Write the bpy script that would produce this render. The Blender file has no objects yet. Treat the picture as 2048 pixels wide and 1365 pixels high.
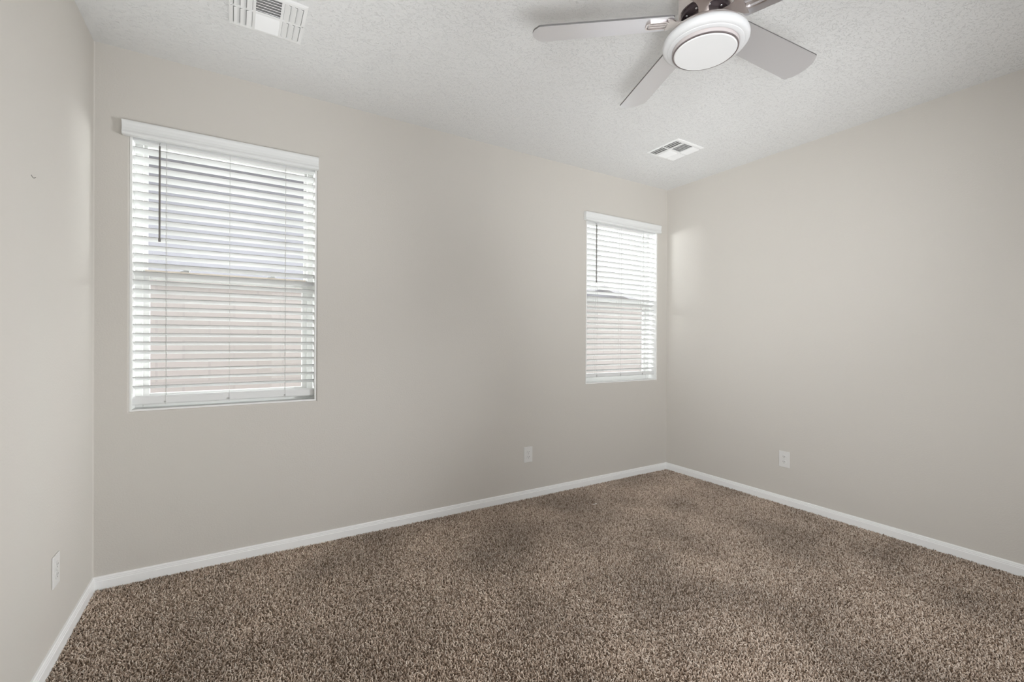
import bpy, bmesh, math, random
from mathutils import Vector, Matrix

random.seed(7)
S = bpy.context.scene
COL = S.collection
PI = math.pi

# ----------------------------------------------------------------------------
# camera, world, lights, exposure
# ----------------------------------------------------------------------------
W, H = 4.2424, 2.74            # width of the window wall, ceiling height
DEPTH = 3.97                   # room depth
WALL_T = 0.15

def make_camera():
    yaw, pitch, roll = 0.5485930, -0.0023808, 0.0049622
    s, c = math.sin(yaw), math.cos(yaw)
    fw = Vector((s, c, 0)); rt = Vector((c, -s, 0)); up = Vector((0, 0, 1))
    cp, sp = math.cos(pitch), math.sin(pitch)
    fw2 = fw * cp + up * sp
    up2 = up * cp - fw * sp
    cr, sr = math.cos(roll), math.sin(roll)
    rt3 = rt * cr + up2 * sr
    up3 = up2 * cr - rt * sr
    cam = bpy.data.cameras.new('camera')
    cam.sensor_width = 36.0
    cam.lens = 36.0 * 907.2666 / 2048.0
    cam.clip_start = 0.02
    cam.clip_end = 200
    o = bpy.data.objects.new('camera', cam)
    COL.objects.link(o)
    m = Matrix((rt3, up3, -fw2)).transposed().to_4x4()
    m.translation = Vector((0.60427, -3.02458, 1.25798))
    o.matrix_world = m
    S.camera = o
make_camera()

SKY_LOW, SKY_HIGH, SKY_SIDE_FILL = 0.84, 5.4, 56.0
wd = bpy.data.worlds.new('overcast_sky')
S.world = wd
wd.use_nodes = True
wn = wd.node_tree.nodes
bg = wn['Background']
# overcast: brighter overhead than at the horizon, plus unseen low glow added at both sides for the side walls
_l = wd.node_tree.links
def _node(kind, **kw):
    n = wn.new(kind)
    for k, v in kw.items(): setattr(n, k, v)
    return n
def _range(src, a, b, c, d, smooth=False):
    m = _node('ShaderNodeMapRange')
    if smooth: m.interpolation_type = 'SMOOTHSTEP'
    for k, v in zip(('From Min', 'From Max', 'To Min', 'To Max'), (a, b, c, d)): m.inputs[k].default_value = v
    _l.new(src, m.inputs['Value'])
    return m.outputs[0]
def _math(op, a, b=None):
    m = _node('ShaderNodeMath', operation=op)
    for i, v in enumerate((a, b)):
        if v is None: continue
        if isinstance(v, (int, float)): m.inputs[i].default_value = v
        else: _l.new(v, m.inputs[i])
    return m.outputs[0]
_c = _node('ShaderNodeTexCoord'); _s = _node('ShaderNodeSeparateXYZ')
_l.new(_c.outputs['Generated'], _s.inputs[0])
_base = _range(_s.outputs['Z'], 0.0, 1.0, SKY_LOW, SKY_HIGH)
_side = _range(_math('ABSOLUTE', _s.outputs['X']), 0.81, 0.90, 0.0, 1.0, True)
_low = _range(_s.outputs['Z'], 0.30, 0.55, 1.0, 0.0, True)
_front = _range(_s.outputs['Y'], 0.0, 0.1, 0.0, 1.0)
_side_fill = _math('MULTIPLY', _math('MULTIPLY', _math('MULTIPLY', _side, _low), _front), SKY_SIDE_FILL)
_l.new(_math('ADD', _base, _side_fill), bg.inputs['Strength'])
bg.inputs['Color'].default_value = (0.97, 0.985, 1.0, 1)

def area_light(name, loc, target, sx, sy, power, color, spread=180):
    l = bpy.data.lights.new(name, 'AREA')
    l.shape = 'RECTANGLE'
    l.size, l.size_y = sx, sy
    l.energy = power
    l.color = color
    l.spread = math.radians(spread)
    o = bpy.data.objects.new(name, l)
    COL.objects.link(o)
    o.location = loc
    o.rotation_euler = (Vector(target) - Vector(loc)).to_track_quat('-Z', 'Y').to_euler()
    return o
NEUTRAL = (0.94, 0.964, 0.988)
LAMPS = [
    # fill light added out of view, shining through the opening behind the camera
    ('rear_fill', (2.35, -DEPTH - 0.25, 1.25), (2.35, 0, 1.25), 2.6, 2.2, 34.0, NEUTRAL, 180),
    # unseen fill lights added beside and behind the camera to brighten walls and ceiling
    ('fill_right', (4.1, -2.95, 1.1), (0.0, -0.5, 0.95), 0.4, 0.9, 14.2, NEUTRAL, 58),
    ('fill_left', (0.2, -3.7, 1.2), (4.24, -0.7, 1.15), 0.4, 1.0, 12.8, NEUTRAL, 60),
    ('ceiling_fill_left', (0.2, -3.7, 0.4), (3.6, -0.6, 2.74), 0.4, 0.8, 7.9, NEUTRAL, 48),
    ('ceiling_fill_middle', (0.5, -3.75, 0.3), (1.0, -0.8, 2.74), 0.8, 0.4, 5.2, NEUTRAL, 46),
    ('ceiling_fill_right', (3.8, -3.75, 0.3), (3.2, -0.9, 2.74), 0.8, 0.4, 2.0, NEUTRAL, 46),
]
for _a in LAMPS:
    if _a[5] > 0: area_light(*_a)

S.view_settings.view_transform = 'Standard'
S.view_settings.look = 'None'
S.view_settings.exposure = 0.0
S.view_settings.gamma = 1.0
S.view_settings.use_curve_mapping = False

# ----------------------------------------------------------------------------
# materials
# ----------------------------------------------------------------------------
def mat(name, color, rough=0.6, metallic=0.0, spec=0.3):
    m = bpy.data.materials.new(name)
    m.use_nodes = True
    b = m.node_tree.nodes['Principled BSDF']
    b.inputs['Base Color'].default_value = (*color, 1)
    b.inputs['Roughness'].default_value = rough
    b.inputs['Metallic'].default_value = metallic
    b.inputs['Specular IOR Level'].default_value = spec
    return m

def N(m, kind, **kw):
    n = m.node_tree.nodes.new(kind)
    for k, v in kw.items():
        setattr(n, k, v)
    return n

def L(m, a, b):
    m.node_tree.links.new(a, b)

def ramp(m, fac, stops):
    r = N(m, 'ShaderNodeValToRGB')
    e = r.color_ramp.elements
    while len(e) < len(stops):
        e.new(0.5)
    for el, (p, c) in zip(e, stops):
        el.position = p
        el.color = (*c, 1) if len(c) == 3 else c
    L(m, fac, r.inputs[0])
    return r

def noise(m, scale, detail=2.0, rough=0.5, coord='Object', vscale=None):
    tc = N(m, 'ShaderNodeTexCoord')
    n = N(m, 'ShaderNodeTexNoise')
    n.inputs['Scale'].default_value = scale
    n.inputs['Detail'].default_value = detail
    n.inputs['Roughness'].default_value = rough
    src = tc.outputs[coord]
    if vscale:
        mp = N(m, 'ShaderNodeMapping')
        mp.inputs['Scale'].default_value = vscale
        L(m, src, mp.inputs[0])
        src = mp.outputs[0]
    L(m, src, n.inputs['Vector'])
    return n

def bump(m, height, strength, dist):
    b = N(m, 'ShaderNodeBump')
    b.inputs['Strength'].default_value = strength
    b.inputs['Distance'].default_value = dist
    L(m, height, b.inputs['Height'])
    L(m, b.outputs[0], m.node_tree.nodes['Principled BSDF'].inputs['Normal'])
    return b

WALL = mat('greige_wall_paint', (0.60, 0.570, 0.525), 0.7, spec=0.2)
_n = noise(WALL, 120, 3, 0.55)
bump(WALL, _n.outputs['Fac'], 0.25, 0.003)

CEIL = mat('white_textured_ceiling', (0.80, 0.80, 0.79), 0.85, spec=0.1)
# skip-trowel texture: short broken hairline grooves over a faint orange peel
_n = noise(CEIL, 34, 3, 0.6, vscale=(1.0, 1.5, 1))
_r = ramp(CEIL, _n.outputs['Fac'], [(0.455, (0, 0, 0)), (0.485, (1, 1, 1)), (0.515, (0, 0, 0))])
_k = ramp(CEIL, noise(CEIL, 60, 2, 0.5).outputs['Fac'], [(0.42, (0, 0, 0)), (0.52, (1, 1, 1))])
_gm = N(CEIL, 'ShaderNodeMath', operation='MULTIPLY')
L(CEIL, _r.outputs[0], _gm.inputs[0]); L(CEIL, _k.outputs[0], _gm.inputs[1])
_n2 = noise(CEIL, 110, 3, 0.55)
_mx = N(CEIL, 'ShaderNodeMath', operation='MULTIPLY_ADD')
L(CEIL, _gm.outputs[0], _mx.inputs[0]); _mx.inputs[1].default_value = -0.8
L(CEIL, _n2.outputs['Fac'], _mx.inputs[2])
bump(CEIL, _mx.outputs[0], 0.68, 0.003)

TRIM = mat('white_semigloss_trim', (0.88, 0.88, 0.87), 0.35, spec=0.4)
ALMOND = mat('almond_meeting_rail', (0.74, 0.66, 0.575), 0.5)
VINYL = mat('white_window_vinyl', (0.80, 0.80, 0.78), 0.4, spec=0.4)
BEAD = mat('white_window_return', (0.84, 0.84, 0.82), 0.6, spec=0.2)
BLIND = mat('white_blind', (0.76, 0.765, 0.755), 0.42, spec=0.4)
EDGE_SHADE = mat('slat_edge_shade', (0.42, 0.42, 0.41), 0.8, spec=0.1)  # backlit shade line put into the front edge colour
CORD = mat('pale_grey_cord', (0.46, 0.455, 0.44), 0.8)
WAND = mat('smoke_grey_wand', (0.16, 0.15, 0.14), 0.25, spec=0.5)
VENT = mat('white_vent_enamel', (0.88, 0.88, 0.87), 0.4, spec=0.4)
DUCT = mat('dark_duct', (0.34, 0.335, 0.325), 0.8)
OUTLET = mat('white_outlet_plastic', (0.72, 0.71, 0.69), 0.3, spec=0.5)
SLOT = mat('dark_outlet_slot', (0.06, 0.055, 0.05), 0.7)
STEEL = mat('steel_screw', (0.6, 0.6, 0.6), 0.35, 1.0)
NICKEL = mat('brushed_nickel', (0.76, 0.71, 0.69), 0.32, 1.0)
BLUSH = mat('blush_white_trim', (0.58, 0.53, 0.52), 0.5, spec=0.4)
GROOVE = mat('dark_groove_ring', (0.30, 0.26, 0.26), 0.35, 0.8)
DARKMETAL = mat('dark_motor_plate', (0.06, 0.045, 0.05), 0.35, 0.6)
BLADE = mat('silver_fan_blade', (0.80, 0.80, 0.835), 0.28, 0.84, 0.5)
EDGE = mat('dark_blade_edge', (0.16, 0.155, 0.15), 0.6)
WHITEGLOSS = mat('white_light_kit', (0.70, 0.70, 0.70), 0.5, spec=0.2)
LENS = mat('lit_opal_lens', (0.78, 0.78, 0.775), 0.4, spec=0.4)
_b = LENS.node_tree.nodes['Principled BSDF']
_b.inputs['Emission Color'].default_value = (1.0, 0.985, 0.965, 1)
_b.inputs['Emission Strength'].default_value = 0.03
PAPER = mat('white_paper', (0.85, 0.82, 0.78), 0.8)
SCUFF = mat('grey_scuff', (0.28, 0.27, 0.25), 0.8)

GLASS = bpy.data.materials.new('window_glass')
GLASS.use_nodes = True
_nt = GLASS.node_tree
for _x in list(_nt.nodes):
    _nt.nodes.remove(_x)
_o = N(GLASS, 'ShaderNodeOutputMaterial'); _mix = N(GLASS, 'ShaderNodeMixShader')
_t = N(GLASS, 'ShaderNodeBsdfTransparent'); _t.inputs[0].default_value = (0.96, 0.975, 0.97, 1)
_g = N(GLASS, 'ShaderNodeBsdfGlossy'); _g.inputs['Roughness'].default_value = 0.02
_f = N(GLASS, 'ShaderNodeLayerWeight'); _f.inputs['Blend'].default_value = 0.5
_p = N(GLASS, 'ShaderNodeMath', operation='POWER'); _p.inputs[1].default_value = 5.0
_q = N(GLASS, 'ShaderNodeMath', operation='MULTIPLY_ADD'); _q.inputs[1].default_value = 0.6; _q.inputs[2].default_value = 0.02
L(GLASS, _f.outputs['Facing'], _p.inputs[0]); L(GLASS, _p.outputs[0], _q.inputs[0])
L(GLASS, _q.outputs[0], _mix.inputs[0]); L(GLASS, _t.outputs[0], _mix.inputs[1])
L(GLASS, _g.outputs[0], _mix.inputs[2]); L(GLASS, _mix.outputs[0], _o.inputs[0])

STUCCO = mat('lavender_grey_stucco', (0.42, 0.42, 0.465), 0.9)
bump(STUCCO, noise(STUCCO, 60, 3).outputs['Fac'], 0.3, 0.01)
ROOF = mat('pale_grey_roof_tile', (0.46, 0.45, 0.47), 0.9)
FASCIA = mat('white_fascia', (0.75, 0.75, 0.75), 0.7)
BLOCK = mat('pinkish_block', (0.50, 0.44, 0.42), 0.95)
_tc = N(BLOCK, 'ShaderNodeTexCoord')
_mp = N(BLOCK, 'ShaderNodeMapping'); _mp.inputs['Rotation'].default_value = (PI / 2, 0, 0)
_br = N(BLOCK, 'ShaderNodeTexBrick')
_br.inputs['Color1'].default_value = (0.44, 0.395, 0.385, 1)
_br.inputs['Color2'].default_value = (0.41, 0.375, 0.362, 1)
_br.inputs['Mortar'].default_value = (0.395, 0.36, 0.35, 1)
_br.inputs['Scale'].default_value = 1.0
_br.inputs['Brick Width'].default_value = 0.4
_br.inputs['Row Height'].default_value = 0.2
_br.inputs['Mortar Size'].default_value = 0.01
L(BLOCK, _tc.outputs['Object'], _mp.inputs[0]); L(BLOCK, _mp.outputs[0], _br.inputs['Vector'])
L(BLOCK, _br.outputs['Color'], BLOCK.node_tree.nodes['Principled BSDF'].inputs['Base Color'])
GRAVEL = mat('pale_gravel', (0.45, 0.42, 0.38), 0.95)
_r = ramp(GRAVEL, noise(GRAVEL, 40, 4).outputs['Fac'], [(0.3, (0.25, 0.23, 0.205)), (0.7, (0.38, 0.355, 0.33))])
L(GRAVEL, _r.outputs[0], GRAVEL.node_tree.nodes['Principled BSDF'].inputs['Base Color'])

# carpet yarn: every tuft has its own brown, with the shading of leaning pile painted in as broad patches
YARN = mat('taupe_carpet_yarn', (0.3, 0.22, 0.16), 0.9, spec=0.1)
_oi = N(YARN, 'ShaderNodeObjectInfo')
_r = ramp(YARN, _oi.outputs['Random'], [(0.0, (0.22, 0.155, 0.108)), (0.3, (0.48, 0.375, 0.295)),
                                        (0.7, (0.70, 0.575, 0.475)), (1.0, (0.86, 0.75, 0.65))])
_pn = N(YARN, 'ShaderNodeTexNoise'); _pn.inputs['Scale'].default_value = 1.7; _pn.inputs['Detail'].default_value = 3.0
L(YARN, _oi.outputs['Location'], _pn.inputs['Vector'])
_pm = N(YARN, 'ShaderNodeMapRange')
for _k, _v in zip(('From Min', 'From Max', 'To Min', 'To Max'), (0.36, 0.64, 0.70, 1.02)):
    _pm.inputs[_k].default_value = _v
L(YARN, _pn.outputs['Fac'], _pm.inputs['Value'])
_pv = N(YARN, 'ShaderNodeVectorMath', operation='SCALE')
L(YARN, _r.outputs[0], _pv.inputs[0]); L(YARN, _pm.outputs[0], _pv.inputs['Scale'])
L(YARN, _pv.outputs[0], YARN.node_tree.nodes['Principled BSDF'].inputs['Base Color'])
BACKING = mat('brown_carpet_backing', (0.16, 0.115, 0.085), 0.95)

# ----------------------------------------------------------------------------
# mesh helpers
# ----------------------------------------------------------------------------
def link(o, parent=None):
    COL.objects.link(o)
    if parent is not None:
        o.parent = parent
    return o

def obj(name, bm, material, parent=None, smooth=False, bevel=0.0, seg=2):
    me = bpy.data.meshes.new(name)
    bmesh.ops.recalc_face_normals(bm, faces=bm.faces)
    bm.to_mesh(me); bm.free()
    me.materials.append(material)
    o = bpy.data.objects.new(name, me)
    if smooth:
        for p in me.polygons:
            p.use_smooth = True
        if hasattr(me, 'set_sharp_from_angle'):
            me.set_sharp_from_angle(angle=math.radians(35))
    if bevel:
        b = o.modifiers.new('bevel', 'BEVEL')
        b.width = bevel; b.segments = seg; b.limit_method = 'ANGLE'; b.angle_limit = math.radians(40)
    return link(o, parent)

def empty(name, loc, label=None, cat=None, group=None, kind=None, rotz=0.0):
    o = bpy.data.objects.new(name, None)
    o.empty_display_size = 0.1
    o.location = loc
    o.rotation_euler = (0, 0, rotz)
    COL.objects.link(o)
    tag(o, label, cat, group, kind)
    return o

def tag(o, label=None, cat=None, group=None, kind=None):
    if label: o['label'] = label
    if cat: o['category'] = cat
    if group: o['group'] = group
    if kind: o['kind'] = kind
    return o

def box(bm, x0, x1, y0, y1, z0, z1, mtx=None):
    r = bmesh.ops.create_cube(bm, size=1.0)
    for v in r['verts']:
        v.co = Vector((x0 + (v.co.x + .5) * (x1 - x0), y0 + (v.co.y + .5) * (y1 - y0), z0 + (v.co.z + .5) * (z1 - z0)))
        if mtx is not None:
            v.co = mtx @ v.co
    return r['verts']

def boxbm(*a, mtx=None):
    bm = bmesh.new(); box(bm, *a, mtx=mtx); return bm

def prism(bm, prof, axis, a0, a1):
    """closed profile (list of 2-tuples) swept along axis: 'x' -> (y,z), 'y' -> (x,z), 'z' -> (x,y)"""
    def pt(p, a):
        if axis == 'x': return (a, p[0], p[1])
        if axis == 'y': return (p[0], a, p[1])
        return (p[0], p[1], a)
    v0 = [bm.verts.new(pt(p, a0)) for p in prof]
    v1 = [bm.verts.new(pt(p, a1)) for p in prof]
    n = len(prof)
    for i in range(n):
        bm.faces.new((v0[i], v0[(i + 1) % n], v1[(i + 1) % n], v1[i]))
    bm.faces.new(v0); bm.faces.new(v1[::-1])

def lathe(bm, prof, seg=64, center=(0, 0)):
    """open profile of (r, z)"""
    rings = []
    for r, z in prof:
        if r < 1e-6:
            rings.append([bm.verts.new((center[0], center[1], z))])
        else:
            rings.append([bm.verts.new((center[0] + r * math.cos(2 * PI * k / seg), center[1] + r * math.sin(2 * PI * k / seg), z)) for k in range(seg)])
    for a, b in zip(rings, rings[1:]):
        for k in range(seg):
            j = (k + 1) % seg
            if len(a) == 1 and len(b) == 1: continue
            if len(a) == 1: bm.faces.new((a[0], b[k], b[j]))
            elif len(b) == 1: bm.faces.new((a[k], b[0], a[j]))
            else: bm.faces.new((a[k], b[k], b[j], a[j]))

def tube(bm, p0, p1, r, seg=8):
    p0, p1 = Vector(p0), Vector(p1)
    d = (p1 - p0)
    q = d.to_track_quat('Z', 'Y').to_matrix().to_4x4()
    m = Matrix.Translation((p0 + p1) / 2) @ q
    bmesh.ops.create_cone(bm, cap_ends=True, segments=seg, radius1=r, radius2=r, depth=d.length, matrix=m)

def plate_with_hole(bm, x0, x1, z0, z1, holes, y0, y1):
    """wall slab in the xz plane with rectangular holes [(hx0,hx1,hz0,hz1)] cut through (no reveal faces doubled)"""
    xs = sorted({x0, x1, *[h[0] for h in holes], *[h[1] for h in holes]})
    zs = sorted({z0, z1, *[h[2] for h in holes], *[h[3] for h in holes]})
    for i in range(len(xs) - 1):
        for k in range(len(zs) - 1):
            cx, cz = (xs[i] + xs[i + 1]) / 2, (zs[k] + zs[k + 1]) / 2
            if any(h[0] < cx < h[1] and h[2] < cz < h[3] for h in holes):
                continue
            box(bm, xs[i], xs[i + 1], y0, y1, zs[k], zs[k + 1])
    bmesh.ops.remove_doubles(bm, verts=bm.verts, dist=1e-5)
    # drop the inner faces shared by two blocks
    seen = {}
    for f in bm.faces:
        key = tuple(round(c, 4) for c in f.calc_center_median())
        seen.setdefault(key, []).append(f)
    dead = [f for fs in seen.values() if len(fs) > 1 for f in fs]
    bmesh.ops.delete(bm, geom=dead, context='FACES')

# ----------------------------------------------------------------------------
# room shell
# ----------------------------------------------------------------------------
Z0 = -0.012                                  # floor slab top, under the carpet pile
ZW0, ZW1 = 0.877, 2.372                      # window sill and head
WIN = [(0.140, 1.035), (3.207, 4.102)]

bm = bmesh.new(); box(bm, -WALL_T, W + WALL_T, -DEPTH - WALL_T, WALL_T, Z0 - 0.12, Z0)
tag(obj('floor', bm, BACKING), kind='structure')
bm = bmesh.new(); box(bm, -WALL_T, W + WALL_T, -DEPTH - WALL_T, WALL_T, H, H + 0.12)
tag(obj('ceiling', bm, CEIL), kind='structure')

bm = bmesh.new()
plate_with_hole(bm, -WALL_T, W + WALL_T, Z0, H, [(a, b, ZW0, ZW1) for a, b in WIN], 0.0, WALL_T)
wb = obj('wall_back', bm, WALL)
bv = wb.modifiers.new('bevel', 'BEVEL'); bv.width = 0.009; bv.segments = 4
bv.limit_method = 'WEIGHT'
# only the room-side edges of the two window openings are bull-nosed
me = wb.data
att = me.attributes.new('bevel_weight_edge', 'FLOAT', 'EDGE')
for i, e in enumerate(me.edges):
    a, b = (me.vertices[k].co for k in e.vertices)
    if abs(a.y) < 1e-4 and abs(b.y) < 1e-4:
        for x0, x1 in WIN:
            inx = lambda p: x0 - 1e-3 < p.x < x1 + 1e-3 and ZW0 - 1e-3 < p.z < ZW1 + 1e-3
            onb = (abs(a.x - b.x) < 1e-4 and min(abs(a.x - x0), abs(a.x - x1)) < 1e-3) or (abs(a.z - b.z) < 1e-4 and min(abs(a.z - ZW0), abs(a.z - ZW1)) < 1e-3)
            if inx(a) and inx(b) and onb:
                att.data[i].value = 1.0
tag(wb, kind='structure')

# left wall carries the softened corner where it meets the window wall
bm = bmesh.new()
R = 0.006
prof = [(-WALL_T, -DEPTH - WALL_T), (0, -DEPTH - WALL_T), (0, -R)]
for k in range(1, 9):
    a = PI / 2 * k / 8
    prof.append((R - R * math.cos(a), -R + R * math.sin(a)))
prof += [(-WALL_T, 0)]
prism(bm, prof, 'z', Z0, H)
wl = obj('wall_left', bm, WALL, smooth=True)
tag(wl, kind='structure')
bm = bmesh.new()
for k in range(7):
    x = k / 6
    y = -0.811 + 0.042 * x
    z = 1.822 - 0.006 * math.sin(PI * x) + 0.004 * x
    if k:
        tube(bm, q, (0.0, y, z), 0.0016, 6)
    q = (0.0, y, z)
obj('scuff_mark', bm, SCUFF, wl)

bm = bmesh.new(); box(bm, W, W + WALL_T, -DEPTH - WALL_T, 0, Z0, H)
tag(obj('wall_right', bm, WALL), kind='structure')
bm = bmesh.new()
plate_with_hole(bm, 0, W, Z0, H, [(1.05, 3.65, Z0, 2.35)], -DEPTH - WALL_T, -DEPTH)  # opening added to let the rear fill light in
tag(obj('wall_rear', bm, WALL), kind='structure')

# unseen box added behind the opening to keep sky light out
sky_block = bmesh.new()
y1, y0 = -DEPTH - WALL_T, -DEPTH - WALL_T - 1.2
box(sky_block, -WALL_T, W + WALL_T, y0 - 0.1, y0, Z0, H)
box(sky_block, -WALL_T, 0.0, y0, y1, Z0, H); box(sky_block, W, W + WALL_T, y0, y1, Z0, H)
box(sky_block, -WALL_T, W + WALL_T, y0 - 0.1, y1, H, H + 0.12)
box(sky_block, -WALL_T, W + WALL_T, y0 - 0.1, y1, Z0 - 0.12, Z0)
tag(obj('wall_sky_block', sky_block, WALL), kind='structure')

# base boards: moulded profile (distance from wall, height)
BP = [(0, Z0), (0.014, Z0), (0.014, 0.036), (0.0115, 0.0385), (0.0115, 0.0445), (0.0095, 0.047), (0.0095, 0.0525), (0.006, 0.0575), (0, 0.058)]
def baseboard(name, a, b, inward):
    a, b, inward = Vector(a), Vector(b), Vector(inward)
    d = (b - a).normalized()
    bm = bmesh.new()
    rows = []
    for end, sgn in ((a, 1), (b, -1)):
        rows.append([bm.verts.new(end + inward * t + d * sgn * t + Vector((0, 0, z))) for t, z in BP])
    n = len(BP)
    for i in range(n):
        bm.faces.new((rows[0][i], rows[0][(i + 1) % n], rows[1][(i + 1) % n], rows[1][i]))
    bm.faces.new(rows[0]); bm.faces.new(rows[1][::-1])
    return tag(obj(name, bm, TRIM), kind='structure')
baseboard('baseboard_back', (0, 0, 0), (W, 0, 0), (0, -1, 0))
baseboard('baseboard_left', (0, -DEPTH, 0), (0, 0, 0), (1, 0, 0))
baseboard('baseboard_right', (W, 0, 0), (W, -DEPTH, 0), (-1, 0, 0))

# ----------------------------------------------------------------------------
# windows: white returns, vinyl frame, two sashes with panes
# ----------------------------------------------------------------------------
def frame_bm(x0, x1, z0, z1, y0, y1, w, wb=None, wt=None):
    bm = bmesh.new()
    wb = w if wb is None else wb
    wt = w if wt is None else wt
    box(bm, x0, x0 + w, y0, y1, z0, z1)
    box(bm, x1 - w, x1, y0, y1, z0, z1)
    box(bm, x0 + w, x1 - w, y0, y1, z0, z0 + wb)
    box(bm, x0 + w, x1 - w, y0, y1, z1 - wt, z1)
    return bm

def window(n, x0, x1):
    root = empty('window_%d' % n, ((x0 + x1) / 2, 0.09, ZW0), kind='structure')
    ox, oy, oz = root.location
    def P(bm):
        for v in bm.verts: v.co -= Vector((ox, oy, oz))
        return bm
    # painted return lining the opening
    lin = bmesh.new()
    t = 0.009
    box(lin, x0, x0 + t, 0.004, 0.10, ZW0 + t, ZW1 - t)
    box(lin, x1 - t, x1, 0.004, 0.10, ZW0 + t, ZW1 - t)
    box(lin, x0, x1, 0.004, 0.10, ZW0, ZW0 + t)
    box(lin, x0, x1, 0.004, 0.10, ZW1 - t, ZW1)
    obj('window_return', P(lin), BEAD, root)
    obj('window_frame', P(frame_bm(x0, x1, ZW0, ZW1, 0.10, 0.15, 0.042)), VINYL, root, bevel=0.003)
    zm = 1.60
    lo = obj('lower_sash', P(frame_bm(x0 + 0.036, x1 - 0.036, ZW0 + 0.036, zm + 0.028, 0.108, 0.128, 0.034, 0.045, 0.045)), VINYL, root, bevel=0.003)
    up = obj('upper_sash', P(frame_bm(x0 + 0.036, x1 - 0.036, zm - 0.02, ZW1 - 0.036, 0.130, 0.146, 0.022, 0.04, 0.03)), VINYL, root, bevel=0.003)
    obj('pane', P(boxbm(x0 + 0.06, x1 - 0.06, 0.117, 0.121, ZW0 + 0.07, zm)), GLASS, lo)
    obj('pane', P(boxbm(x0 + 0.05, x1 - 0.05, 0.137, 0.141, zm, ZW1 - 0.05)), GLASS, up)
    mr = obj('meeting_rail', P(boxbm(x0 + 0.05, x1 - 0.05, 0.1035, 0.1085, zm + 0.002, zm + 0.0285)), ALMOND if n == 1 else VINYL, lo)
    for fx in (0.25, 0.73):
        bm = bmesh.new()
        x = x0 + fx * (x1 - x0)
        box(bm, x - 0.022, x + 0.022, 0.100, 0.118, zm + 0.028, zm + 0.036)
        box(bm, x - 0.006, x + 0.026, 0.098, 0.110, zm + 0.036, zm + 0.044)
        obj('sash_lock', P(bm), STEEL, lo, bevel=0.002)
    return root
for i, (a, b) in enumerate(WIN):
    window(i + 1, a, b)

# ----------------------------------------------------------------------------
# blinds
# ----------------------------------------------------------------------------
SL_W, SL_T, SL_TILT = 0.050, 0.0030, math.radians(20.5)
def slat_mesh(length):
    """shallow-crowned slat, origin at its middle, room edge tipped up"""
    bm = bmesh.new()
    n = 8
    top, bot = [], []
    for i in range(n + 1):
        u = -SL_W / 2 + SL_W * i / n
        crown = 0.0016 * (1 - (2 * u / SL_W) ** 2)
        c, s = math.cos(SL_TILT), math.sin(SL_TILT)
        def rot(y, z): return (y * c + z * s, -y * s + z * c)
        top.append(rot(u, crown + SL_T / 2)); bot.append(rot(u, crown - SL_T / 2))
    prism(bm, top + bot[::-1], 'x', -length / 2, length / 2)
    bmesh.ops.recalc_face_normals(bm, faces=bm.faces)
    me = bpy.data.meshes.new('slat')
    bm.to_mesh(me); bm.free()
    me.materials.append(BLIND); me.materials.append(EDGE_SHADE)
    for p in me.polygons:
        p.use_smooth = True
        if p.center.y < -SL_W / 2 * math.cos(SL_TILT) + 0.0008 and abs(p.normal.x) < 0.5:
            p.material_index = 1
    me.set_sharp_from_angle(angle=math.radians(40))
    return me

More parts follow.
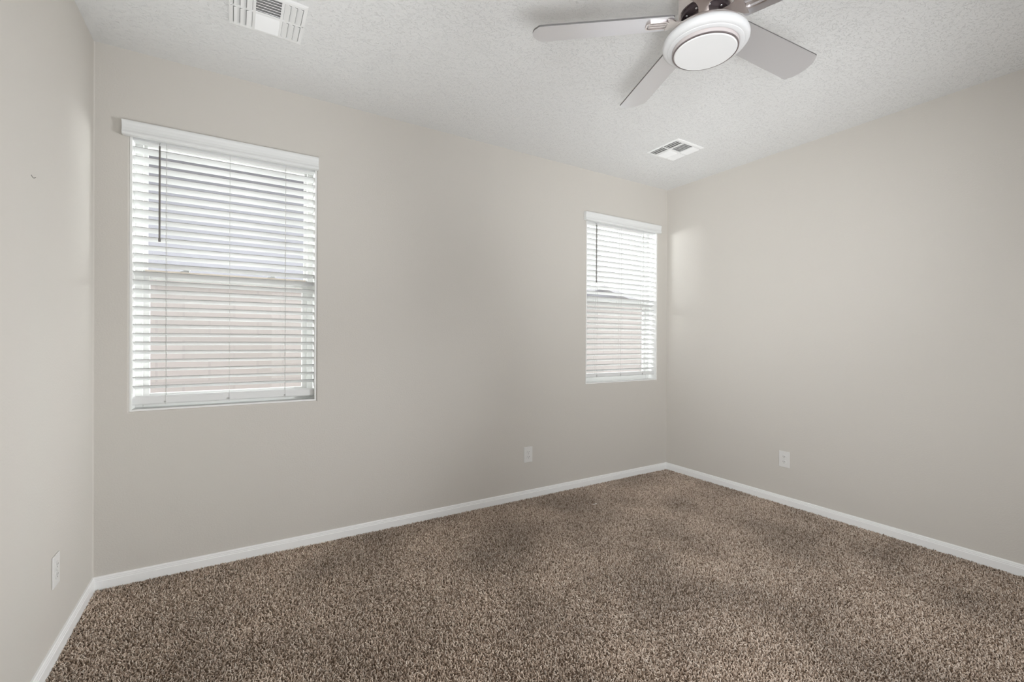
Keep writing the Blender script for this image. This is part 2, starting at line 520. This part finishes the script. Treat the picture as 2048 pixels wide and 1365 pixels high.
def blind(x0, x1, v0, v1, zfirst, nslat, pitch, rail, label, sag):
    yc = 0.052                                     # slat centre line, inside the recess
    cx = (x0 + x1) / 2
    root = empty('window_blind', (cx, yc, rail[0]), label, 'window blind', 'white blinds in the two windows')
    off = Vector(root.location)
    def P(bm):
        for v in bm.verts: v.co -= off
        return bm
    wdt = x1 - x0 - 0.014
    # valance on the face of the wall, moulded like a crown, with short returns
    zb, zt = 2.296, 2.370
    prof = [(-0.002, zb), (-0.030, zb), (-0.034, zb + 0.004), (-0.0345, zb + 0.012), (-0.030, zb + 0.022), (-0.0285, zb + 0.036),
            (-0.031, zb + 0.052), (-0.0345, zb + 0.062), (-0.0345, zb + 0.068), (-0.032, zt), (-0.002, zt)]
    bm = bmesh.new()
    prism(bm, prof, 'x', v0, v1)
    obj('valance', P(bm), BLIND, root, bevel=0.0012)
    obj('headrail', P(boxbm(x0 + 0.006, x1 - 0.006, 0.024, 0.080, 2.292, 2.345)), BLIND, root, bevel=0.002)
    # slats
    ss = bpy.data.objects.new('slat_set', None)
    ss.empty_display_size = 0.05
    link(ss, root)
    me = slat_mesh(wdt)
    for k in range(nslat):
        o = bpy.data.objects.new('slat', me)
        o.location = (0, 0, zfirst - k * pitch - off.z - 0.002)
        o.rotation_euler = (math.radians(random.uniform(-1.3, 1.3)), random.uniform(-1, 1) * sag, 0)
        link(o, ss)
    # bottom rail with cord buttons
    r = rail
    prof = [(0.026, r[0] + 0.006), (0.030, r[0]), (0.076, r[0]), (0.080, r[0] + 0.004), (0.080, r[1] - 0.004), (0.072, r[1]), (0.034, r[1] + 0.002), (0.026, r[1] - 0.006)]
    bm = bmesh.new()
    prism(bm, prof, 'x', cx - wdt / 2, cx + wdt / 2)
    br = obj('bottom_rail', P(bm), BLIND, root, bevel=0.0015)
    for f in (0.165, 0.49, 0.81):
        x = x0 + f * (x1 - x0)
        bm = bmesh.new()
        for y in (0.0245, 0.0795):
            tube(bm, (x, y, r[0] - 0.002), (x, y, 2.30), 0.0008, 6)
        tube(bm, (x, 0.052, r[0]), (x, 0.052, 2.30), 0.0009, 6)
        obj('ladder_cord', P(bm), CORD, root)
        bm = bmesh.new()
        tube(bm, (x - 0.002, 0.0262, r[0] + 0.012), (x - 0.002, 0.021, r[0] + 0.012), 0.005, 12)
        obj('cord_button', P(bm), CORD, br)
    # tilt wand hanging in front of the slats, hooked below the valance
    bm = bmesh.new()
    wx = x0 + 0.122
    tube(bm, (wx, 0.008, 1.782), (wx, 0.008, 2.276), 0.0046, 6)
    tube(bm, (wx, 0.008, 1.770), (wx, 0.008, 1.788), 0.0056, 8)
    wand = obj('tilt_wand', P(bm), WAND, root, smooth=True)
    wand['label'] = 'smoke grey tilt wand'
    bm = bmesh.new()
    tube(bm, (wx, 0.008, 2.270), (wx, 0.012, 2.292), 0.0022, 8)
    tube(bm, (wx, 0.012, 2.292), (wx, 0.026, 2.300), 0.0022, 8)
    obj('wand_hook', P(bm), STEEL, wand)
    return root

blind(*WIN[0], 0.112, 1.041, 2.252, 28, 0.0464, (0.906, 0.949),
      'wide white slatted blind in the window beside the left wall, near a ceiling vent', 0.0008)
blind(*WIN[1], 3.174, 4.122, 2.243, 28, 0.0464, (0.929, 0.960),
      'white slatted blind hanging short of its sill, in the window beside the far right corner', 0.0006)

# ----------------------------------------------------------------------------
# ceiling vents
# ----------------------------------------------------------------------------
def vent(cx, cy, label):
    root = empty('ceiling_vent', (cx, cy, H), label, 'vent', 'square white ceiling vents')
    h = 0.1515
    # face plate with five openings, dished edge
    bm = bmesh.new()
    xs = [-h + 0.012, -0.136, -0.060, -0.049, 0.049, 0.060, 0.136, h - 0.012]
    ys = [-h + 0.012, -0.125, -0.006, 0.006, 0.125, h - 0.012]
    zt, zb = -0.004, -0.007
    def hole(x, y):
        if 0.060 < abs(x) < 0.136 and 0.006 < abs(y) < 0.125: return True
        if abs(x) < 0.049 and abs(y) < 0.125: return True
        return False
    for i in range(len(xs) - 1):
        for k in range(len(ys) - 1):
            if not hole((xs[i] + xs[i + 1]) / 2, (ys[k] + ys[k + 1]) / 2):
                box(bm, xs[i], xs[i + 1], ys[k], ys[k + 1], zb, zt)
    bmesh.ops.remove_doubles(bm, verts=bm.verts, dist=1e-5)
    seen = {}
    for f in bm.faces:
        seen.setdefault(tuple(round(c, 5) for c in f.calc_center_median()), []).append(f)
    bmesh.ops.delete(bm, geom=[f for fs in seen.values() if len(fs) > 1 for f in fs], context='FACES')
    # sloping outer rim up to the ceiling
    i0 = h - 0.012
    a = [bm.verts.new(p) for p in ((-i0, -i0, zb), (i0, -i0, zb), (i0, i0, zb), (-i0, i0, zb))]
    b = [bm.verts.new(p) for p in ((-h, -h, -0.0035), (h, -h, -0.0035), (h, h, -0.0035), (-h, h, -0.0035))]
    c = [bm.verts.new(p) for p in ((-h, -h, -0.0002), (h, -h, -0.0002), (h, h, -0.0002), (-h, h, -0.0002))]
    for k in range(4):
        j = (k + 1) % 4
        bm.faces.new((a[k], a[j], b[j], b[k])); bm.faces.new((b[k], b[j], c[j], c[k]))
    obj('face_plate', bm, VENT, root)
    # dark throat of the duct above (recessed into the ceiling opening line)
    obj('duct_throat', boxbm(-0.139, 0.139, -0.128, 0.128, -0.0008, -0.0002), DUCT, root)
    def louvre(bm, axis, c0, span0, span1, tilt, w):
        # thin blade centred at c0 across, running span0..span1 along axis, tilted about that axis
        m = Matrix.Rotation(tilt, 4, axis.upper())
        for v in ((-w / 2, -0.0005), (w / 2, -0.0005), (w / 2, 0.0005), (-w / 2, 0.0005)):
            pass
        vs = box(bm, -w / 2, w / 2, -w / 2, w / 2, -0.0008, 0.0008)
        for v in vs:
            if axis == 'x':
                v.co.x = span0 if v.co.x < 0 else span1
                v.co = m @ Vector((0, v.co.y, v.co.z)) + Vector((v.co.x, c0, -0.0075))
            else:
                v.co.y = span0 if v.co.y < 0 else span1
                v.co = m @ Vector((v.co.x, 0, v.co.z)) + Vector((c0, v.co.y, -0.0075))
    # centre: bank opening to the room, bank opening to the window wall
    n = 6
    for s in (-1, 1):
        bm = bmesh.new()
        for k in range(n):
            c0 = s * (0.012 + (k + 0.3) * 0.113 / n)
            louvre(bm, 'x', c0, -0.049, 0.049, s * math.radians(-33), 0.0185)
        obj('louvre_bank', bm, VENT, root)
    obj('centre_bar', boxbm(-0.049, 0.049, -0.006, 0.006, -0.0085, -0.004), VENT, root)
    for s in (-1, 1):
        for t in (-1, 1):
            bm = bmesh.new()
            for k in range(3):
                c0 = s * (0.0615 + (k + 0.45) * 0.074 / 3)
                louvre(bm, 'y', c0, min(t * 0.006, t * 0.125), max(t * 0.006, t * 0.125), s * math.radians(22), 0.0235)
            obj('louvre_bank', bm, VENT, root)
    for sx in (-1, 1):
        bm = bmesh.new()
        lathe(bm, [(0.0, -0.0088), (0.003, -0.0084), (0.0042, -0.0066)], 16, (sx * 0.1435, 0.0))
        obj('screw', bm, STEEL, root, smooth=True)
    return root
vent(0.7295, -0.668, 'square white ceiling vent nearest the left wall')
vent(3.5180, -0.668, 'square white ceiling vent near the far right corner, beyond the fan')

# ----------------------------------------------------------------------------
# electrical outlets
# ----------------------------------------------------------------------------
def outlet(loc, rotz, label):
    """built facing -y, its back on the wall plane y = 0"""
    root = empty('wall_outlet', loc, label, 'outlet', 'white duplex wall outlets', rotz=rotz)
    bm = boxbm(-0.040, 0.040, -0.0055, 0.0, -0.062, 0.062)
    obj('cover_plate', bm, OUTLET, root, bevel=0.0035, seg=3)
    for s in (-1, 1):
        bm = bmesh.new()
        zc = s * 0.0195
        prof = []
        for k in range(24):
            a = 2 * PI * k / 24
            prof.append((0.0172 * math.cos(a), zc + max(-0.0142, min(0.0142, 0.0172 * math.sin(a)))))
        v0 = [bm.verts.new((x, -0.0052, z)) for x, z in prof]
        v1 = [bm.verts.new((x, -0.0080, z)) for x, z in prof]
        for i in range(24):
            j = (i + 1) % 24
            bm.faces.new((v0[i], v0[j], v1[j], v1[i]))
        bm.faces.new(v1); bm.faces.new(v0[::-1])
        rec = obj('receptacle', bm, OUTLET, root)
        for x, hh in ((-0.0064, 0.0042), (0.0064, 0.0034)):
            obj('slot', boxbm(x - 0.0011, x + 0.0011, -0.0083, -0.0079, zc + 0.0035 - hh, zc + 0.0035 + hh), SLOT, rec)
        bm = bmesh.new()
        tube(bm, (0, -0.0079, zc - 0.0075), (0, -0.0083, zc - 0.0075), 0.0024, 12)
        obj('ground_hole', bm, SLOT, rec)
    bm = bmesh.new()
    tube(bm, (0, -0.0050, 0), (0, -0.0064, 0), 0.0032, 14)
    obj('screw', bm, STEEL, root)
    return root
outlet((2.608, 0, 0.342), 0.0, 'white outlet on the window wall, below and left of the right window')
outlet((W, -1.130, 0.343), -PI / 2, 'white outlet on the right-hand wall')
outlet((0, -0.556, 0.338), PI / 2, 'white outlet on the left wall, seen at a steep angle')

# ----------------------------------------------------------------------------
# ceiling fan with light
# ----------------------------------------------------------------------------
def fan():
    cx, cy = 2.050, -1.985
    zb = 2.418                                     # blade plane
    root = empty('ceiling_fan', (cx, cy, 0), 'silver five-bladed ceiling fan with a round white light, near the middle of the ceiling', 'ceiling fan')
    bm = bmesh.new()
    lathe(bm, [(0.0, H - 0.0002), (0.070, H - 0.0002), (0.072, H - 0.012), (0.066, H - 0.040), (0.045, H - 0.062), (0.020, H - 0.070), (0.0, H - 0.070)], 48)
    obj('canopy', bm, NICKEL, root, smooth=True)
    bm = bmesh.new(); tube(bm, (0, 0, 2.60), (0, 0, H - 0.06), 0.013, 20)
    obj('downrod', bm, NICKEL, root, smooth=True)
    bm = bmesh.new()
    lathe(bm, [(0.0, 2.632), (0.030, 2.632), (0.034, 2.622), (0.078, 2.612), (0.090, 2.600), (0.0905, 2.445), (0.088, 2.441), (0.0, 2.441)], 64)
    mh = obj('motor_housing', bm, NICKEL, root, smooth=True)
    bm = bmesh.new()
    lathe(bm, [(0.0, 2.4405), (0.082, 2.4405), (0.082, 2.425), (0.0, 2.425)], 48)
    fw = obj('flywheel', bm, DARKMETAL, root, smooth=True)
    for k in range(10):
        a = 2 * PI * k / 10 + 0.2
        bm = bmesh.new()
        lathe(bm, [(0.0, 2.4225), (0.003, 2.423), (0.004, 2.4252)], 12, (0.070 * math.cos(a), 0.070 * math.sin(a)))
        obj('screw', bm, STEEL, fw, smooth=True)
    # switch cup between motor and light
    bm = bmesh.new()
    lathe(bm, [(0.0, 2.426), (0.058, 2.426), (0.060, 2.420), (0.060, 2.366), (0.0, 2.366)], 48)
    obj('switch_cup', bm, NICKEL, root, smooth=True)
    # light kit
    bm = bmesh.new()
    lathe(bm, [(0.0, 2.367), (0.120, 2.367), (0.128, 2.364), (0.131, 2.359), (0.131, 2.3523), (0.0, 2.352)], 72)
    obj('light_pan', bm, NICKEL, root, smooth=True)
    bm = bmesh.new()
    lathe(bm, [(0.0, 2.3522), (0.131, 2.3522), (0.138, 2.3505), (0.1440, 2.345), (0.1465, 2.337), (0.1455, 2.328), (0.141, 2.3215),
               (0.133, 2.3185), (0.1285, 2.3182), (0.1275, 2.3165), (0.122, 2.3142), (0.1165, 2.3138), (0.1145, 2.314), (0.113, 2.3155), (0.110, 2.317), (0.0, 2.317)], 96)
    obj('light_ring', bm, WHITEGLOSS, root, smooth=True)
    bm = bmesh.new()
    lathe(bm, [(0.0, 2.318), (0.1118, 2.318), (0.1112, 2.3035), (0.0, 2.3035)], 96)
    obj('lens_collar', bm, BLUSH, root, smooth=True)
    bm = bmesh.new()
    lathe(bm, [(0.104, 2.3034), (0.1112, 2.3034), (0.1108, 2.2995), (0.1085, 2.2985), (0.1066, 2.2995), (0.1064, 2.3034)], 96)
    obj('lens_rim', bm, GROOVE, root, smooth=True)
    bm = bmesh.new()
    lathe(bm, [(0.0, 2.303), (0.1062, 2.303), (0.1062, 2.2995), (0.103, 2.2968), (0.07, 2.2952), (0.0, 2.2945)], 96)
    ln = obj('light_lens', bm, LENS, root, smooth=True)
    ln['label'] = 'round white opal lens'
    # blades
    R0, R1, wd_, pitch, th0 = 0.115, 0.604, 0.138, -0.232, 2.459
    for k in range(5):
        a = th0 - k * 2 * PI / 5
        M = Matrix.Translation((0, 0, zb)) @ Matrix.Rotation(a, 4, 'Z') @ Matrix.Rotation(pitch, 4, 'X')
        # outline in (radial, across)
        out = []
        hw0, hw1 = wd_ * 0.43, wd_ / 2
        def corner(px, py, r, a0, a1, n=6):
            return [(px + r * math.cos(a0 + (a1 - a0) * i / n), py + r * math.sin(a0 + (a1 - a0) * i / n)) for i in range(n + 1)]
        out += corner(R0 + 0.014, -hw0 + 0.014, 0.014, PI, 1.5 * PI)
        out += corner(R1 - 0.016, -hw1 + 0.012, 0.012, 1.5 * PI, 1.9 * PI, 4)
        for i in range(1, 8):
            u = -1 + 2 * i / 8
            out.append((R1 + 0.020 * (1 - u * u), u * (hw1 - 0.008)))
        out += corner(R1 - 0.016, hw1 - 0.012, 0.012, 0.1 * PI, 0.5 * PI, 4)
        out += corner(R0 + 0.014, hw0 - 0.014, 0.014, 0.5 * PI, PI)
        bm = bmesh.new()
        prism(bm, out, 'z', -0.003, 0.003)
        for v in bm.verts: v.co = M @ v.co
        bl = obj('blade', bm, BLADE, root)
        bl.data.materials.append(EDGE)
        nz = M.to_3x3() @ Vector((0, 0, 1))
        for p in bl.data.polygons:
            if abs(p.normal.dot(nz)) < 0.5: p.material_index = 1
        # blade iron: arm from the flywheel, flaring to a plate under the blade with a raised slotted boss
        bm = bmesh.new()
        arm = [(0.050, -0.018), (0.085, -0.017), (0.105, -0.024), (0.120, -0.042), (0.134, -0.048), (0.134, 0.048), (0.120, 0.042), (0.105, 0.024), (0.085, 0.017), (0.050, 0.018)]
        prism(bm, arm, 'z', -0.0075, -0.0032)
        for v in bm.verts: v.co = M @ v.co
        iron = obj('blade_iron', bm, NICKEL, root, bevel=0.0012)
        def stadium(x0, x1, hw, z0, z1, hx=0):
            o = []
            r = hw * 0.6
            o += corner(x0 + r, -hw + r, r, PI, 1.5 * PI); o += corner(x1 - r, -hw + r, r, 1.5 * PI, 2 * PI)
            o += corner(x1 - r, hw - r, r, 0, 0.5 * PI); o += corner(x0 + r, hw - r, r, 0.5 * PI, PI)
            return o
        bm = bmesh.new()
        oo = stadium(0.126, 0.208, 0.030, 0, 0); ii = stadium(0.131, 0.203, 0.025, 0, 0)
        n = len(oo)
        za, zc = -0.0031, -0.0085
        A = [bm.verts.new((x, y, za)) for x, y in oo]; B = [bm.verts.new((x, y, zc)) for x, y in oo]
        Cc = [bm.verts.new((x, y, zc)) for x, y in ii]; D = [bm.verts.new((x, y, za)) for x, y in ii]
        for i in range(n):
            j = (i + 1) % n
            bm.faces.new((A[i], A[j], B[j], B[i])); bm.faces.new((B[i], B[j], Cc[j], Cc[i])); bm.faces.new((Cc[i], Cc[j], D[j], D[i]))
        for s in (-1, 1):
            box(bm, 0.136, 0.198, s * 0.010 - 0.0055, s * 0.010 + 0.0055, -0.0075, -0.0031)
        for v in bm.verts: v.co = M @ v.co
        obj('slotted_boss', bm, NICKEL, iron, smooth=True)
    root.location.z = H
    for ch in root.children: ch.location.z = -H
    return root
fan()

# ----------------------------------------------------------------------------
# carpet pile (uncountable) and the scrap lying on it
# ----------------------------------------------------------------------------
def carpet():
    bm = bmesh.new()
    vs = [bm.verts.new(p) for p in ((0.012, -DEPTH, Z0 + 0.0005), (W - 0.012, -DEPTH, Z0 + 0.0005), (W - 0.012, -0.012, Z0 + 0.0005), (0.012, -0.012, Z0 + 0.0005))]
    bm.faces.new(vs)
    o = obj('carpet_pile', bm, BACKING)
    o.data.materials.append(YARN)
    tag(o, 'brown and taupe flecked cut pile carpet covering the whole floor', 'carpet', kind='stuff')
    g = bpy.data.node_groups.new('carpet_tufts', 'GeometryNodeTree')
    g.interface.new_socket('Geometry', in_out='INPUT', socket_type='NodeSocketGeometry')
    g.interface.new_socket('Geometry', in_out='OUTPUT', socket_type='NodeSocketGeometry')
    nd, lk = g.nodes, g.links
    gi, go = nd.new('NodeGroupInput'), nd.new('NodeGroupOutput')
    dist = nd.new('GeometryNodeDistributePointsOnFaces')
    dist.distribute_method = 'POISSON'
    dist.inputs['Distance Min'].default_value = 0.0045
    dist.inputs['Density Max'].default_value = 60000
    dist.inputs['Seed'].default_value = 3
    lk.new(gi.outputs[0], dist.inputs['Mesh'])
    prof = nd.new('GeometryNodeCurvePrimitiveCircle')
    prof.inputs['Resolution'].default_value = 6
    prof.inputs['Radius'].default_value = 1.0
    join = nd.new('GeometryNodeJoinGeometry')
    shapes = [((0, 0, 0), (0.001, 0.001, 0.006), (0.004, 0.0, 0.010), (0.006, -0.002, 0.0085)),
              ((0, 0, 0), (-0.002, 0.0, 0.005), (0.001, 0.004, 0.011), (0.004, 0.005, 0.008)),
              ((0, 0, 0), (0.002, -0.001, 0.005), (0.0, 0.002, 0.010), (0.002, 0.0, 0.0115)),
              ((0, 0, 0), (0.003, 0.001, 0.004), (0.006, 0.003, 0.009), (0.007, 0.001, 0.0065))]
    for sh in shapes:
        bz = nd.new('GeometryNodeCurvePrimitiveBezierSegment')
        bz.mode = 'POSITION'
        bz.inputs['Resolution'].default_value = 5
        for nm, p in zip(('Start', 'Start Handle', 'End Handle', 'End'), sh):
            bz.inputs[nm].default_value = p
        sr = nd.new('GeometryNodeSetCurveRadius')
        par = nd.new('GeometryNodeSplineParameter')
        mr = nd.new('ShaderNodeFloatCurve')
        cv = mr.mapping.curves[0]
        cv.points[0].location = (0.0, 0.75); cv.points[1].location = (1.0, 0.45)
        cv.points.new(0.7, 1.0)
        mr.mapping.update()
        ml = nd.new('ShaderNodeMath'); ml.operation = 'MULTIPLY'; ml.inputs[1].default_value = 0.0032
        lk.new(par.outputs['Factor'], mr.inputs['Value']); lk.new(mr.outputs[0], ml.inputs[0])
        lk.new(bz.outputs[0], sr.inputs['Curve']); lk.new(ml.outputs[0], sr.inputs['Radius'])
        c2m = nd.new('GeometryNodeCurveToMesh')
        c2m.inputs['Fill Caps'].default_value = True
        lk.new(sr.outputs[0], c2m.inputs['Curve']); lk.new(prof.outputs[0], c2m.inputs['Profile Curve'])
        if 'Scale' in c2m.inputs.keys():
            lk.new(ml.outputs[0], c2m.inputs['Scale'])
        sm = nd.new('GeometryNodeSetMaterial'); sm.inputs['Material'].default_value = YARN
        lk.new(c2m.outputs[0], sm.inputs[0])
        gin = nd.new('GeometryNodeGeometryToInstance')
        lk.new(sm.outputs[0], gin.inputs[0]); lk.new(gin.outputs[0], join.inputs[0])
    # lean of the pile: trodden patches (broad noise) plus each tuft's own direction
    pos = nd.new('GeometryNodeInputPosition')
    nz = nd.new('ShaderNodeTexNoise'); nz.inputs['Scale'].default_value = 2.3; nz.inputs['Detail'].default_value = 3
    lk.new(pos.outputs[0], nz.inputs['Vector'])
    sub = nd.new('ShaderNodeVectorMath'); sub.operation = 'SUBTRACT'; sub.inputs[1].default_value = (0.5, 0.5, 0.5)
    lk.new(nz.outputs['Color'], sub.inputs[0])
    scl = nd.new('ShaderNodeVectorMath'); scl.operation = 'MULTIPLY'; scl.inputs[1].default_value = (2.4, 2.4, 0)
    lk.new(sub.outputs[0], scl.inputs[0])
    rv = nd.new('FunctionNodeRandomValue'); rv.data_type = 'FLOAT_VECTOR'
    rv.inputs[0].default_value = (-0.5, -0.5, -PI); rv.inputs[1].default_value = (0.5, 0.5, PI)
    add = nd.new('ShaderNodeVectorMath'); add.operation = 'ADD'
    lk.new(scl.outputs[0], add.inputs[0]); lk.new(rv.outputs[0], add.inputs[1])
    rs = nd.new('FunctionNodeRandomValue'); rs.data_type = 'FLOAT_VECTOR'
    rs.inputs[0].default_value = (0.8, 0.8, 0.7); rs.inputs[1].default_value = (1.2, 1.2, 1.15)
    inst = nd.new('GeometryNodeInstanceOnPoints')
    inst.inputs['Pick Instance'].default_value = True
    lk.new(dist.outputs['Points'], inst.inputs['Points'])
    lk.new(join.outputs[0], inst.inputs['Instance'])
    lk.new(add.outputs[0], inst.inputs['Rotation'])
    lk.new(rs.outputs[0], inst.inputs['Scale'])
    j2 = nd.new('GeometryNodeJoinGeometry')
    lk.new(inst.outputs[0], j2.inputs[0]); lk.new(gi.outputs[0], j2.inputs[0])
    lk.new(j2.outputs[0], go.inputs[0])
    m = o.modifiers.new('tufts', 'NODES'); m.node_group = g
carpet()

bm = bmesh.new()
pts = [(-0.024, 0.006), (-0.014, 0.0035), (-0.004, 0.0045), (0.008, 0.003), (0.018, 0.004), (0.026, 0.0025)]
up_, lo_ = [], []
for x, z in pts:
    up_.append((x, z + 0.0006)); lo_.append((x, z - 0.0006))
prism(bm, up_ + lo_[::-1], 'y', -0.004, 0.004)
sc = obj('paper_scrap', bm, PAPER)
sc.location = (2.953, -0.403, 0.0025)
sc.rotation_euler = (0, 0, 0.12)
tag(sc, 'tiny white curled scrap of paper lying on the carpet below the right window', 'scrap')

# ----------------------------------------------------------------------------
# outside, seen through the slats
# ----------------------------------------------------------------------------
ZG = -0.15
bm = boxbm(-25, 45, 0.2, 45, ZG - 0.1, ZG)
tag(obj('ground', bm, GRAVEL), kind='structure')

t = empty('block_fence', (5, 2.25, ZG), 'long pinkish concrete block fence outside the windows', 'fence')
obj('block_wall', boxbm(-13, 14, -0.1, 0.1, 0, 1.90), BLOCK, t)
obj('cap_course', boxbm(-13.02, 14.02, -0.12, 0.12, 1.90, 1.95), BLOCK, t)

def house(cx, y0, half, depth, eave, ridge, gable_front, label):
    t = empty('neighbour_house', (cx, y0, ZG), label, 'house')
    bm = bmesh.new()
    if gable_front:
        prism(bm, [(-half, 0), (half, 0), (half, eave), (0, ridge), (-half, eave)], 'y', 0, depth)
    else:
        box(bm, -half, half, 0, depth, 0, eave)
    obj('wall', bm, STUCCO, t)
    bm = bmesh.new()
    o, th = 0.45, 0.16
    if gable_front:
        k = (ridge - eave) / half
        prism(bm, [(-half - o, eave - k * o), (0, ridge), (half + o, eave - k * o), (half + o, eave - k * o + th), (0, ridge + th), (-half - o, eave - k * o + th)], 'y', -o, depth + o)
    else:
        k = (ridge - eave) / (depth / 2)
        prism(bm, [(-o, eave - k * o), (depth / 2, ridge), (depth + o, eave - k * o), (depth + o, eave - k * o + th), (depth / 2, ridge + th), (-o, eave - k * o + th)], 'x', -half - o, half + o)
    rf = obj('roof', bm, ROOF, t)
    if not gable_front:
        obj('fascia', boxbm(-half - o, half + o, -o - 0.03, -o - 0.0, eave - k * o - 0.06, eave - k * o + th), FASCIA, rf)
    return t
house(0.4, 4.9, 3.1, 8.0, 4.0, 4.75, False, 'pale lavender grey house with a long eave, seen through the left window')
house(16.0, 14.0, 4.2, 9.0, 2.9, 3.95, True, 'distant gable-ended house, seen through the right window')
